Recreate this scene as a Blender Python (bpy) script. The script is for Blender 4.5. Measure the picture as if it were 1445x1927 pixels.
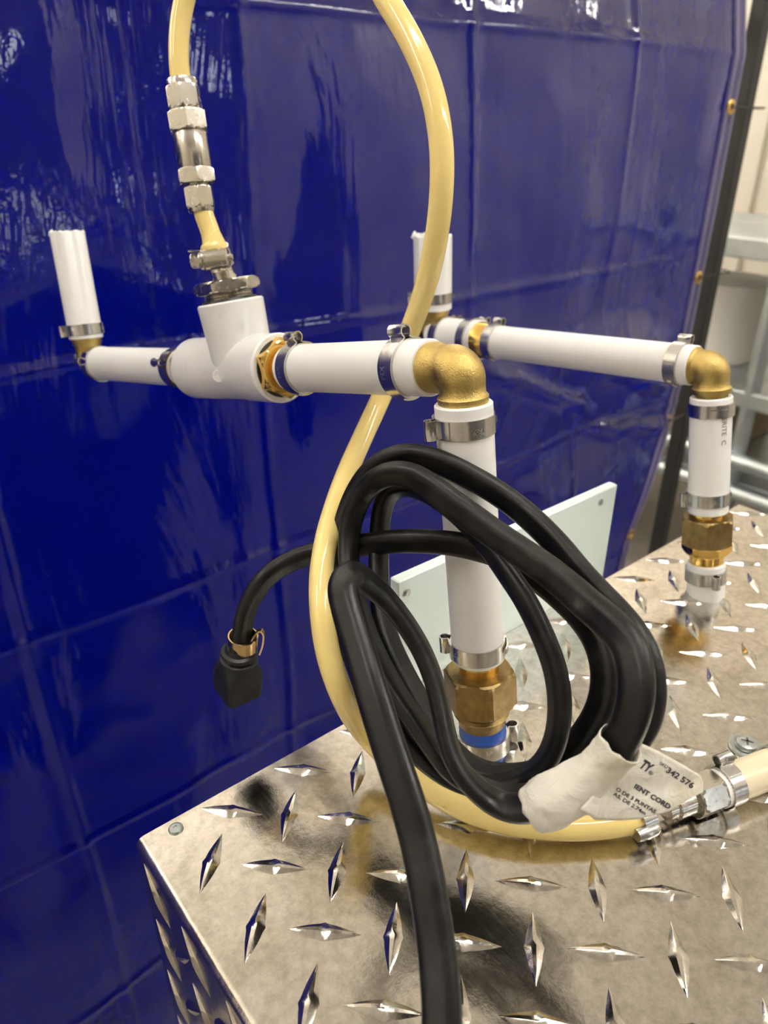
import bpy, math, random
from mathutils import Vector, Matrix, noise

for o in list(bpy.data.objects): bpy.data.objects.remove(o, do_unlink=True)
scene = bpy.context.scene
COL = scene.collection
random.seed(7)

# ------------------------------------------------------------------ camera
F, CX, CY = 1400.0, 722.5, 963.5          # focal length and centre in photo pixels (1445 x 1927)
ZT, HC = 1.05, 0.25                       # height of the plate top, height of the camera above it
PITCH = math.atan(723 / F)
YAW = math.radians(50.95)
HEAD = Vector((math.cos(YAW), math.sin(YAW), 0)); RIGHT = Vector((math.sin(YAW), -math.cos(YAW), 0)); UPZ = Vector((0, 0, 1))
FW = HEAD * math.cos(PITCH) - UPZ * math.sin(PITCH)
CU = HEAD * math.sin(PITCH) + UPZ * math.cos(PITCH)
CAM = Vector((0, 0, ZT + HC))
cam_d = bpy.data.cameras.new('camera'); cam = bpy.data.objects.new('camera', cam_d); COL.objects.link(cam)
cam_d.sensor_fit = 'HORIZONTAL'; cam_d.sensor_width = 36.0; cam_d.lens = F / 1445 * 36.0
cam_d.clip_start = 0.02; cam_d.clip_end = 50
M = Matrix((RIGHT, CU, -FW)).transposed().to_4x4(); M.translation = CAM
cam.matrix_world = M
cam_d.dof.use_dof = True; cam_d.dof.focus_distance = 0.285; cam_d.dof.aperture_fstop = 18.0
scene.camera = cam
scene.view_settings.view_transform = 'Standard'; scene.view_settings.look = 'None'
scene.view_settings.gamma = 1.0; scene.view_settings.use_curve_mapping = False
scene.view_settings.exposure = 0.62

world = bpy.data.worlds.new('world'); scene.world = world; world.use_nodes = True
world.node_tree.nodes['Background'].inputs[0].default_value = (0.9, 0.88, 0.84, 1)
world.node_tree.nodes['Background'].inputs[1].default_value = 0.15
LAMP = 55.0                               # emission of the ceiling lamps' diffusers

def ray(u, v): return RIGHT * ((u - CX) / F) - CU * ((v - CY) / F) + FW
def P(u, v, d): return CAM + ray(u, v) * d                     # pixel + distance along the view axis
def PZ(u, v, z=0.0):                                           # pixel on a level z above the plate
    r = ray(u, v); return CAM + r * ((z - HC) / r.z)
def PX(u, v, x): r = ray(u, v); return CAM + r * (x / r.x)
def PY(u, v, y): r = ray(u, v); return CAM + r * (y / r.y)
def on_line(A, B, u):                                          # point of line AB seen in pixel column u
    def col(Q): q = Q - CAM; return CX + F * q.dot(RIGHT) / q.dot(FW)
    lo, hi = -1.0, 2.0
    s = 1 if col(B) > col(A) else -1
    for _ in range(50):
        m = (lo + hi) / 2
        if (col(A.lerp(B, m)) - u) * s < 0: lo = m
        else: hi = m
    return A.lerp(B, (lo + hi) / 2)

LEFTV = -RIGHT

# ------------------------------------------------------------------ materials
def mat(name, col, rough=0.5, metal=0.0, spec=0.5, coat=0.0, coat_rough=0.05, build=None, **kw):
    m = bpy.data.materials.new(name); m.use_nodes = True
    nt = m.node_tree; b = nt.nodes['Principled BSDF']
    b.inputs['Base Color'].default_value = (*col, 1); b.inputs['Roughness'].default_value = rough
    b.inputs['Metallic'].default_value = metal; b.inputs['Specular IOR Level'].default_value = spec
    b.inputs['Coat Weight'].default_value = coat; b.inputs['Coat Roughness'].default_value = coat_rough
    if 'sss' in kw:
        b.inputs['Subsurface Weight'].default_value = kw['sss']; b.inputs['Subsurface Radius'].default_value = (1, .9, .8)
        b.inputs['Subsurface Scale'].default_value = 0.003
    if 'emit' in kw:
        b.inputs['Emission Color'].default_value = (*kw['emit'], 1); b.inputs['Emission Strength'].default_value = kw['strength']
    if build: build(nt, b)
    return m

def coords(nt, kind='Object', scale=(1, 1, 1)):
    tc = nt.nodes.new('ShaderNodeTexCoord'); mp = nt.nodes.new('ShaderNodeMapping')
    mp.inputs['Scale'].default_value = scale
    nt.links.new(tc.outputs[kind], mp.inputs['Vector']); return mp.outputs[0]
def geo_coords(nt, scale=(1, 1, 1)):
    g = nt.nodes.new('ShaderNodeNewGeometry'); mp = nt.nodes.new('ShaderNodeMapping')
    mp.inputs['Scale'].default_value = scale
    nt.links.new(g.outputs['Position'], mp.inputs['Vector']); return mp.outputs[0]
def noise_node(nt, vec, scale, detail=4, rough=0.55, dist=0.0):
    n = nt.nodes.new('ShaderNodeTexNoise'); n.inputs['Scale'].default_value = scale
    n.inputs['Detail'].default_value = detail; n.inputs['Roughness'].default_value = rough; n.inputs['Distortion'].default_value = dist
    nt.links.new(vec, n.inputs['Vector']); return n.outputs[0]
def ramp(nt, fac, stops):
    r = nt.nodes.new('ShaderNodeValToRGB'); e = r.color_ramp.elements
    while len(e) < len(stops): e.new(0.5)
    for k, (p, c) in enumerate(stops):
        e[k].position = p; e[k].color = (*c, 1) if len(c) == 3 else c
    nt.links.new(fac, r.inputs[0]); return r.outputs[0]
def rng(nt, fac, a, b, lo=0.0, hi=1.0):
    r = nt.nodes.new('ShaderNodeMapRange'); r.inputs[1].default_value = lo; r.inputs[2].default_value = hi
    r.inputs[3].default_value = a; r.inputs[4].default_value = b
    nt.links.new(fac, r.inputs[0]); return r.outputs[0]
def bump(nt, b, h, strength, dist, normal=None):
    n = nt.nodes.new('ShaderNodeBump'); n.inputs['Strength'].default_value = strength; n.inputs['Distance'].default_value = dist
    nt.links.new(h, n.inputs['Height'])
    if normal is not None: nt.links.new(normal, n.inputs['Normal'])
    nt.links.new(n.outputs[0], b.inputs['Normal']); return n.outputs[0]

def b_plate(nt, b):
    v = geo_coords(nt)
    big = noise_node(nt, v, 14, 4, .6); fine = noise_node(nt, v, 240, 6, .75)
    scr = noise_node(nt, geo_coords(nt, (900, 60, 60)), 1.0, 4, .7)
    c1 = ramp(nt, fine, [(.3, (.50, .47, .42)), (.62, (.74, .71, .66))])
    grime = ramp(nt, noise_node(nt, v, 38, 7, .68, .8), [(.36, (.62, .58, .52)), (.56, (1, 1, 1))])
    mm = nt.nodes.new('ShaderNodeMixRGB'); mm.blend_type = 'MULTIPLY'; mm.inputs[0].default_value = .5
    nt.links.new(c1, mm.inputs[1]); nt.links.new(grime, mm.inputs[2]); nt.links.new(mm.outputs[0], b.inputs['Base Color'])
    mx = nt.nodes.new('ShaderNodeMath'); mx.operation = 'ADD'
    nt.links.new(rng(nt, big, .05, .15, .35, .65), mx.inputs[0]); nt.links.new(rng(nt, scr, 0, .10, .45, .8), mx.inputs[1])
    nt.links.new(mx.outputs[0], b.inputs['Roughness'])
    n1 = bump(nt, b, big, .5, .0014)
    bump(nt, b, fine, .16, .0004, n1)
M_PLATE = mat('scratched_aluminium', (.8, .77, .72), .2, 1.0, build=b_plate)
def b_tarp(nt, b):
    v = geo_coords(nt)
    n1 = noise_node(nt, geo_coords(nt, (9, 9, 2.2)), 1.0, 5, .55, .6)
    n2 = noise_node(nt, geo_coords(nt, (3.5, 3.5, 3.5)), 1.0, 2, .5)
    n3 = noise_node(nt, v, 60, 3, .6)
    nt.links.new(rng(nt, n3, .04, .13, .35, .7), b.inputs['Roughness'])
    a = bump(nt, b, n2, 1.0, .030)
    a = bump(nt, b, n1, 1.0, .0058, a)
    _n = bump(nt, b, n3, .35, .0012, a); nt.links.new(_n, b.inputs['Coat Normal']); b.inputs['Coat IOR'].default_value = 1.5
M_TARP = mat('blue_vinyl', (.0012, .0, .070), .12, 0, .6, coat=1.0, coat_rough=.05, build=b_tarp)
_nt = M_TARP.node_tree; _tr = _nt.nodes.new('ShaderNodeBsdfTranslucent'); _tr.inputs[0].default_value = (.0, .005, .25, 1)
_mx = _nt.nodes.new('ShaderNodeMixShader'); _mx.inputs[0].default_value = .3
_nt.links.new(_nt.nodes['Principled BSDF'].outputs[0], _mx.inputs[1]); _nt.links.new(_tr.outputs[0], _mx.inputs[2])
_nt.links.new(_mx.outputs[0], _nt.nodes['Material Output'].inputs[0])
M_HEM = mat('clear_vinyl_hem', (.07, .06, .16), .25, 0, .5)
def b_pipe(nt, b):
    n = noise_node(nt, geo_coords(nt), 45, 5, .65)
    nt.links.new(ramp(nt, n, [(.24, (.80, .785, .74)), (.34, (.87, .865, .85)), (.9, (.89, .885, .875))]), b.inputs['Base Color'])
M_PIPE = mat('white_pex', (.86, .86, .83), .32, 0, .5, build=b_pipe, sss=.15)
M_PVC = mat('white_pvc', (.83, .83, .82), .22, 0, .5, build=lambda nt, b: nt.links.new(ramp(nt, noise_node(nt, geo_coords(nt), 70, 5, .7), [(.28, (.62, .60, .56)), (.38, (.82, .82, .81))]), b.inputs['Base Color']))
M_CREAM = mat('cream_pex', (.80, .70, .50), .3, 0, .5, sss=.15)
def b_brass(nt, b):
    n = noise_node(nt, geo_coords(nt), 1500, 3, .6); n2 = noise_node(nt, geo_coords(nt), 120, 4, .6)
    nt.links.new(ramp(nt, n2, [(.3, (.42, .30, .10)), (.7, (.60, .45, .16))]), b.inputs['Base Color'])
    bump(nt, b, n, .55, .0006)
M_BRASS = mat('cast_brass', (.60, .45, .16), .36, 1.0, build=b_brass)
def b_brass_old(nt, b):
    n = noise_node(nt, geo_coords(nt), 1000, 3, .6); n2 = noise_node(nt, geo_coords(nt), 160, 5, .7)
    nt.links.new(ramp(nt, n2, [(.3, (.19, .125, .05)), (.7, (.34, .245, .105))]), b.inputs['Base Color'])
    bump(nt, b, n, .4, .0005)
M_BRASS_OLD = mat('tarnished_brass', (.36, .23, .08), .42, 1.0, build=b_brass_old)
M_BRASS_SHINY = mat('machined_brass', (.83, .56, .17), .16, 1.0)
M_STEEL = mat('stainless_band', (.60, .59, .57), .24, 1.0, build=lambda nt, b: bump(nt, b, noise_node(nt, geo_coords(nt), 400, 4, .6), .15, .0004))
M_NICKEL = mat('nickel_plate', (.55, .52, .47), .2, 1.0, build=lambda nt, b: nt.links.new(rng(nt, noise_node(nt, geo_coords(nt), 260, 4, .6), .20, .30, .3, .7), b.inputs['Roughness']))
def b_hose(nt, b):
    n = noise_node(nt, geo_coords(nt), 55, 5, .7)
    nt.links.new(ramp(nt, n, [(.26, (.50, .36, .12)), (.36, (.84, .66, .25)), (.8, (.88, .71, .30))]), b.inputs['Base Color'])
M_HOSE = mat('yellow_hose', (.86, .68, .27), .13, 0, .5, build=b_hose, sss=.12)
def b_cord(nt, b):
    n = noise_node(nt, geo_coords(nt), 75, 6, .7); n2 = noise_node(nt, geo_coords(nt), 700, 3, .7)
    nt.links.new(ramp(nt, n, [(.48, (.005, .005, .0055)), (.66, (.016, .015, .014)), (.80, (.07, .066, .06))]), b.inputs['Base Color'])
    nt.links.new(rng(nt, n, .28, .5, .35, .7), b.inputs['Roughness'])
    bump(nt, b, n2, .25, .0003)
M_CORD = mat('black_rubber', (.015, .015, .016), .36, 0, .32, build=b_cord)
M_PLUG = mat('plug_rubber', (.009, .010, .011), .42, 0, .4)
def b_paper(nt, b):
    bump(nt, b, noise_node(nt, geo_coords(nt), 130, 4, .6, 1.5), .32, .0022)
    nt.links.new(ramp(nt, noise_node(nt, geo_coords(nt), 60, 5, .6), [(.3, (.66, .60, .46)), (.5, (.80, .77, .68)), (.8, (.83, .80, .72))]), b.inputs['Base Color'])
M_PAPER = mat('aged_paper', (.70, .66, .56), .7, 0, .3, build=b_paper)
M_INK = mat('dark_ink', (.025, .022, .035), .6)
M_PRINT = mat('grey_print', (.33, .32, .30), .6)
M_STAMP = mat('stamped_metal', (.85, .84, .82), .3, 1.0)
M_PRINT2 = mat('faded_print', (.22, .20, .17), .6)
M_SEAL = mat('black_sealant', (.012, .014, .016), .4)
M_BLUE = mat('blue_pex', (.02, .08, .42), .25)
M_MINT = mat('mint_panel', (.76, .88, .86), .25, 0, .5)
M_ZINC = mat('zinc_plate', (.50, .54, .55), .33, 1.0)
M_GOLD = mat('gold_clip', (.80, .58, .30), .2, 1.0)
M_BLACK = mat('black_post', (.012, .012, .013), .5)
M_GALV = mat('galvanised_steel', (.50, .56, .60), .38, .9, build=lambda nt, b: nt.links.new(ramp(nt, noise_node(nt, geo_coords(nt), 9, 4, .6), [(.3, (.42, .48, .53)), (.7, (.62, .67, .69))]), b.inputs['Base Color']))
M_WALL = mat('beige_wall', (.74, .69, .60), .7, build=lambda nt, b: nt.links.new(ramp(nt, noise_node(nt, geo_coords(nt), 2.2, 4, .6), [(.3, (.70, .645, .55)), (.7, (.78, .73, .64))]), b.inputs['Base Color']))
M_CEIL = mat('ceiling_paint', (.80, .76, .69), .8, build=lambda nt, b: nt.links.new(ramp(nt, noise_node(nt, geo_coords(nt), 3, 3, .5), [(.3, (.77, .72, .64)), (.7, (.83, .79, .72))]), b.inputs['Base Color']))
M_FLOOR = mat('concrete_floor', (.20, .18, .16), .55, build=lambda nt, b: nt.links.new(ramp(nt, noise_node(nt, geo_coords(nt), 6, 6, .65), [(.3, (.15, .135, .12)), (.7, (.26, .24, .21))]), b.inputs['Base Color']))
M_TRIM = mat('dark_trim', (.09, .085, .08), .5)
M_LAMP = mat('lamp_diffuser', (.9, .9, .9), .5, emit=(1.0, .965, .90), strength=LAMP)
M_PANE = mat('daylit_pane', (.8, .85, .9), .3, emit=(.85, .93, 1.0), strength=3.2)
M_LAMPB = mat('lamp_body', (.85, .85, .85), .4)
M_TUB = mat('white_plastic', (.82, .80, .74), .4)
M_SACK = mat('tan_sack', (.46, .38, .27), .8, build=lambda nt, b: bump(nt, b, noise_node(nt, geo_coords(nt), 30, 4, .6), .5, .01))
M_CARD = mat('cardboard', (.36, .27, .18), .8)

# ------------------------------------------------------------------ mesh helpers
def link(name, verts, faces, m, parent=None, smooth=True, angle=38):
    off = Vector((0, 0, 0))
    q = parent
    while q is not None: off = off + q.location; q = q.parent
    me = bpy.data.meshes.new(name)
    me.from_pydata([tuple(Vector(v) - off) for v in verts], [], faces)
    me.validate(); me.update()
    if m: me.materials.append(m)
    if smooth:
        me.polygons.foreach_set('use_smooth', [True] * len(me.polygons))
        me.set_sharp_from_angle(angle=math.radians(angle))
    o = bpy.data.objects.new(name, me); COL.objects.link(o)
    if parent is not None: o.parent = parent
    return o
def thing(name, label, cat, loc, group=None):
    o = bpy.data.objects.new(name, None); COL.objects.link(o); o.location = loc
    o.empty_display_size = 0.02
    o['label'] = label; o['category'] = cat
    if group: o['group'] = group
    return o
def tag(o, label=None, cat=None, group=None, kind=None):
    if label: o['label'] = label
    if cat: o['category'] = cat
    if group: o['group'] = group
    if kind: o['kind'] = kind
    return o
def frame(ax, ref=None):
    ax = ax.normalized()
    ref = ref if ref is not None else (Vector((0, 0, 1)) if abs(ax.z) < .9 else Vector((1, 0, 0)))
    x = (ref - ax * ref.dot(ax)).normalized()
    return x, ax.cross(x).normalized()
class MB:
    def __init__(s): s.v = []; s.f = []
    def add(s, v, f):
        n = len(s.v); s.v += [Vector(q) for q in v]; s.f += [tuple(i + n for i in g) for g in f]; return s
    def build(s, name, m, parent=None, **k): return link(name, s.v, s.f, m, parent, **k)
    def box(s, lo, hi, bev=0.0):
        x0, y0, z0 = lo; x1, y1, z1 = hi
        if bev <= 0:
            return s.add([(x0, y0, z0), (x1, y0, z0), (x1, y1, z0), (x0, y1, z0), (x0, y0, z1), (x1, y0, z1), (x1, y1, z1), (x0, y1, z1)],
                         [(0, 3, 2, 1), (4, 5, 6, 7), (0, 1, 5, 4), (1, 2, 6, 5), (2, 3, 7, 6), (3, 0, 4, 7)])
        # outline with cut corners in plan, chamfered top and bottom
        def ringp(i, z): return [(x0 + i + bev, y0 + i, z), (x1 - i - bev, y0 + i, z), (x1 - i, y0 + i + bev, z), (x1 - i, y1 - i - bev, z),
                                 (x1 - i - bev, y1 - i, z), (x0 + i + bev, y1 - i, z), (x0 + i, y1 - i - bev, z), (x0 + i, y0 + i + bev, z)]
        v = ringp(bev, z0) + ringp(0, z0 + bev) + ringp(0, z1 - bev) + ringp(bev, z1); f = []
        for r in range(3):
            for k in range(8): a = r * 8 + k; b = r * 8 + (k + 1) % 8; f.append((a, b, b + 8, a + 8))
        f.append(tuple(reversed(range(8)))); f.append(tuple(range(24, 32)))
        return s.add(v, f)
    def lathe(s, A, ax, prof, n=40, ref=None, cap=True, closed=False):
        # prof: list of (distance along the axis, radius)
        ax = ax.normalized(); x, y = frame(ax, ref); v = []; f = []
        for t, r in prof:
            for k in range(n):
                a = 2 * math.pi * k / n; v.append(A + ax * t + (x * math.cos(a) + y * math.sin(a)) * r)
        m = len(prof)
        for i in range(m - 1 + (1 if closed else 0)):
            for k in range(n):
                j = (i + 1) % m
                f.append((i * n + k, i * n + (k + 1) % n, j * n + (k + 1) % n, j * n + k))
        if cap and not closed:
            f.append(tuple(reversed(range(n)))); f.append(tuple(range((m - 1) * n, m * n)))
        return s.add(v, f)
    def hexnut(s, A, ax, L, af, bore=0.0, ch=.12, n=72, ref=None, twist=0.0):
        # six-sided nut from A along ax: flats af apart, corners chamfered by a cone at both ends
        ax = ax.normalized(); x, y = frame(ax, ref); v = []; f = []
        rc = af / 2 / math.cos(math.pi / 6)
        twist = round(twist / (2 * math.pi / n)) * (2 * math.pi / n)
        def hexr(a):
            a = (a + twist) % (math.pi / 3) - math.pi / 6; return af / 2 / math.cos(a)
        N = 7; ts = [0, .04, .10, .20, .5, .80, .90, .96, 1.0]
        for t in ts:
            e = min(t, 1 - t) * L
            rlim = af / 2 * .985 + e / math.tan(math.radians(32))
            for k in range(n):
                a = 2 * math.pi * k / n; r = min(hexr(a), rlim); v.append(A + ax * (t * L) + (x * math.cos(a) + y * math.sin(a)) * r)
        m = len(ts)
        for i in range(m - 1):
            for k in range(n): f.append((i * n + k, i * n + (k + 1) % n, (i + 1) * n + (k + 1) % n, (i + 1) * n + k))
        f.append(tuple(reversed(range(n)))); f.append(tuple(range((m - 1) * n, m * n)))
        return s.add(v, f)
    def sweep(s, pts, rad, n=16, cap=True, ref=None):
        v = []; f = []; N = len(pts)
        T = [(pts[min(i + 1, N - 1)] - pts[max(i - 1, 0)]).normalized() for i in range(N)]
        x, y = frame(T[0], ref)
        for i in range(N):
            if i:
                x = (x - T[i] * x.dot(T[i])).normalized(); y = T[i].cross(x)
            r = rad(i / (N - 1)) if callable(rad) else rad
            for k in range(n):
                a = 2 * math.pi * k / n; v.append(pts[i] + (x * math.cos(a) + y * math.sin(a)) * r)
        for i in range(N - 1):
            for k in range(n): f.append((i * n + k, i * n + (k + 1) % n, (i + 1) * n + (k + 1) % n, (i + 1) * n + k))
        if cap: f.append(tuple(reversed(range(n)))); f.append(tuple(range((N - 1) * n, N * n)))
        return s.add(v, f)
    def strip(s, line, wdir, width, thick, nd=None):
        # a ribbon of the given thickness: line of points, extruded by width along wdir (centred)
        v = []; f = []; N = len(line)
        for i in range(N):
            t = (line[min(i + 1, N - 1)] - line[max(i - 1, 0)]).normalized(); nn = t.cross(wdir).normalized()
            for a, b in ((-.5, -.5), (.5, -.5), (.5, .5), (-.5, .5)): v.append(line[i] + wdir * (a * width) + nn * (b * thick))
        for i in range(N - 1):
            for k in range(4): f.append((i * 4 + k, i * 4 + (k + 1) % 4, i * 4 + 4 + (k + 1) % 4, i * 4 + 4 + k))
        f.append((3, 2, 1, 0)); f.append(tuple(range(N * 4 - 4, N * 4)))
        return s.add(v, f)

def spline(ctrl, per=10):
    # Catmull-Rom (centripetal) through control points
    out = []
    p = [ctrl[0] * 2 - ctrl[1]] + list(ctrl) + [ctrl[-1] * 2 - ctrl[-2]]
    for i in range(1, len(p) - 2):
        p0, p1, p2, p3 = p[i - 1], p[i], p[i + 1], p[i + 2]
        t0 = 0; t1 = t0 + max((p1 - p0).length, 1e-6) ** .5; t2 = t1 + max((p2 - p1).length, 1e-6) ** .5; t3 = t2 + max((p3 - p2).length, 1e-6) ** .5
        for k in range(per):
            t = t1 + (t2 - t1) * k / per
            A1 = p0 * ((t1 - t) / (t1 - t0)) + p1 * ((t - t0) / (t1 - t0)); A2 = p1 * ((t2 - t) / (t2 - t1)) + p2 * ((t - t1) / (t2 - t1)); A3 = p2 * ((t3 - t) / (t3 - t2)) + p3 * ((t - t2) / (t3 - t2))
            B1 = A1 * ((t2 - t) / (t2 - t0)) + A2 * ((t - t0) / (t2 - t0)); B2 = A2 * ((t3 - t) / (t3 - t1)) + A3 * ((t - t1) / (t3 - t1))
            out.append(B1 * ((t2 - t) / (t2 - t1)) + B2 * ((t - t1) / (t2 - t1)))
    out.append(ctrl[-1]); return out
def smooth_line(pts, it=2):
    for _ in range(it): pts = [pts[0]] + [(pts[i - 1] + pts[i] * 2 + pts[i + 1]) / 4 for i in range(1, len(pts) - 1)] + [pts[-1]]
    return pts

def text_mesh(body, size=1.0, bold=0.0, shear=0.0):
    c = bpy.data.curves.new('text', 'FONT'); c.body = body; c.size = size; c.offset = bold; c.shear = shear; c.resolution_u = 3
    o = bpy.data.objects.new('text', c); COL.objects.link(o)
    dg = bpy.context.evaluated_depsgraph_get(); me = bpy.data.meshes.new_from_object(o.evaluated_get(dg))
    v = [Vector(q.co) for q in me.vertices]; f = [tuple(g.vertices) for g in me.polygons]
    bpy.data.objects.remove(o); bpy.data.curves.remove(c); bpy.data.meshes.remove(me)
    return v, f
def text_on_cylinder(name, body, A, ax, ref, ang, t0, r, size, m, parent, along=True, flip=False, bold=0.0):
    # letters wrapped on a cylinder about A+ax*t; along=True runs the line along the axis
    v, f = text_mesh(body, size, bold); ax = ax.normalized(); x, y = frame(ax, ref); out = []
    for q in v:
        a, b = (q.x, q.y) if not flip else (-q.x, -q.y)
        if along: t = t0 + a; th = ang - b / r
        else: t = t0 + b; th = ang + a / r
        out.append(A + ax * t + (x * math.cos(th) + y * math.sin(th)) * (r + .00012))
    return link(name, out, f, m, parent, smooth=False)

# ------------------------------------------------------------------ the room
X0, X1, Y0, Y1, ZC = -2.6, 3.1, -2.8, 3.2, 3.0
def struct(name, lo, hi, m):
    return tag(MB().box(lo, hi).build(name, m, smooth=False), kind='structure')
struct('floor', (X0, Y0, -.05), (X1, Y1, 0), M_FLOOR)
struct('ceiling', (X0, Y0, ZC), (X1, Y1, ZC + .05), M_CEIL)
struct('wall_left', (X0 - .05, Y0, 0), (X0, Y1, ZC), M_WALL)
struct('wall_back', (X0, Y1, 0), (X1, Y1 + .05, ZC), M_WALL)
struct('wall_front', (X0, Y0 - .05, 0), (X1, Y0, ZC), M_WALL)
wr = struct('wall_right', (X1, Y0, 0), (X1 + .05, Y1, ZC), M_WALL)
yy = Y0 + .01
k = 0
while yy < Y1 - .05:                      # sheets of ribbed cladding, a shadow gap between them
    w = .36; e = min(yy + w, Y1 - .01)
    b = MB().box((X1 - .022, yy, .09), (X1, e - .03, ZC - .01), .004)
    b.build('wall_panel', M_WALL, wr, smooth=False); yy += w
for nm, lo, hi in (('baseboard_right', (X1 - .03, Y0, 0), (X1, Y1, .085)), ('baseboard_back', (X0, Y1 - .02, 0), (X1 - .03, Y1, .085))):
    struct(nm, lo, hi, M_TRIM)
for lx, ly, up_, lab in [(-1.5, .5, 0, 'tube lamp hanging near the left wall'), (.25, -.10, 0, 'tube lamp hanging straight above the metal box'), (1.1, -1.1, 0, 'tube lamp hanging above the roller door window'),
                    (2.3, -1.3, 0, 'tube lamp added to brighten the walls between the roller door and the right wall'), (2.55, 2.6, 1, 'upward facing tube lamp added in the corner above the rack to light the ceiling'), (.4, 2.8, 1, 'upward facing tube lamp added along the wall behind the tarp to light the ceiling'), (-1.6, 2.6, 1, 'upward facing tube lamp added in the far left corner to light the ceiling')]:  # upward lamps added to light the ceiling, right-wall one for the tarp's reflection
    zt_ = ZC - (.55 if up_ else .30)
    t = thing('ceiling_light', 'white ' + lab, 'lamp', (lx, ly, zt_ - .02), 'tube lamps under the ceiling')
    s_ = -.055 if up_ else .015
    MB().box((lx - .62, ly - .06, zt_ + s_), (lx + .62, ly + .06, zt_ + s_ + .025), .006).build('lamp_body', M_LAMPB, t, smooth=False)
    for dy in ((-.045, .045) if up_ else (0,)):
        MB().lathe(Vector((lx - .6, ly + dy, zt_ - .006)), Vector((1, 0, 0)), [(0, .012), (.003, .019), (1.197, .019), (1.2, .012)], 16).build('tube', M_LAMP, t)
    for dx in (-.55, .55): MB().lathe(Vector((lx + dx, ly, zt_ + .02)), UPZ, [(0, .004), (ZC - zt_ - .02, .004)], 8).build('hanger', M_LAMPB, t)
# unseen steel roller door, added to darken the tarp's reflection; one small lit pane
dr = struct('added_dark_door_1', (-1.6, Y0, 0), (2.25, Y0 + .02, 2.45), M_TRIM)
for k in range(20):
    MB().box((-1.58, Y0 + .02, .02 + k * .12), (2.23, Y0 + .045, .125 + k * .12), .008).build('slat', M_TRIM, dr, smooth=False)
wn = struct('window_1', (.92, Y0 + .045, 1.30), (1.22, Y0 + .06, 1.74), M_LAMPB)
MB().box((.945, Y0 + .06, 1.325), (1.195, Y0 + .063, 1.715)).build('pane', M_PANE, wn, smooth=False)

# ------------------------------------------------------------------ steel rack behind the tarp
RX = 1.95
rk = thing('steel_rack', 'galvanised steel rack with shelves and round rails by the beige wall', 'rack', (RX + .3, 1.0, 0))
zt = PX(1400, 447, RX).z
MB().box((RX, -.1, zt - .05), (RX + .6, 1.9, zt), .004).build('shelf_board', M_GALV, rk, smooth=False)
zm = PX(1400, 745, RX).z
MB().box((RX + .03, -.1, zm - .045), (RX + .6, 1.9, zm), .004).build('shelf_board', M_GALV, rk, smooth=False)
zl = .40
MB().box((RX + .05, -.1, zl - .04), (RX + .6, 1.9, zl), .004).build('shelf_board', M_GALV, rk, smooth=False)
for y in (.02, .88, 1.78):
    for x in (RX + .05, RX + .55):
        MB().lathe(Vector((x, y, 0)), UPZ, [(0, .026), (.02, .026), (.021, .021), (zt - .05, .021)], 20).build('post', M_GALV, rk)
for (x, z, r) in ((RX + .02, PX(1300, 845, RX).z, .022), (RX + .02, PX(1430, 950, RX).z, .022)):
    MB().lathe(Vector((x, -.1, z)), Vector((0, 1, 0)), [(0, r * .7), (.004, r), (1.996, r), (2.0, r * .7)], 20).build('rail', M_GALV, rk)
tb = thing('white_tub', 'white plastic tub standing on the middle shelf of the rack', 'tub', (RX + .3, 1.13, zm))
MB().lathe(Vector((RX + .3, 1.13, zm)), UPZ, [(0, .10), (.005, .105), (.20, .125), (.21, .132), (.225, .132), (.225, .122), (.02, .10)], 32).build('tub_body', M_TUB, tb)
MB().lathe(Vector((RX + .3, 1.13, zm + .222)), UPZ, [(0, .13), (.012, .134), (.018, .12)], 32).build('lid', M_TUB, tb)
sk = MB(); pr = []
for i in range(13):
    t = i / 12; pr.append((t * .30, .135 * (1 - .35 * t ** 3) * (1 + .06 * math.sin(t * 9)) if t < .98 else .04))
sk.lathe(Vector((RX + .32, .72, zm)), UPZ, pr, 32)
for q in sk.v: q += Vector((noise.noise(q * 14), noise.noise(q * 14 + Vector((5, 0, 0))), 0)) * .012
tag(sk.build('sack', M_SACK), 'tan sack slumped on the middle shelf of the rack', 'sack')
cb = thing('cardboard_box', 'brown cardboard box on the lowest shelf of the rack', 'box', (RX + .33, 1.2, zl))
MB().box((RX + .14, 1.0, zl), (RX + .52, 1.42, zl + .2), .003).build('carton', M_CARD, cb, smooth=False)
MB().box((RX + .138, 1.19, zl + .12), (RX + .522, 1.23, zl + .2015)).build('tape', M_SACK, cb, smooth=False)

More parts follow.
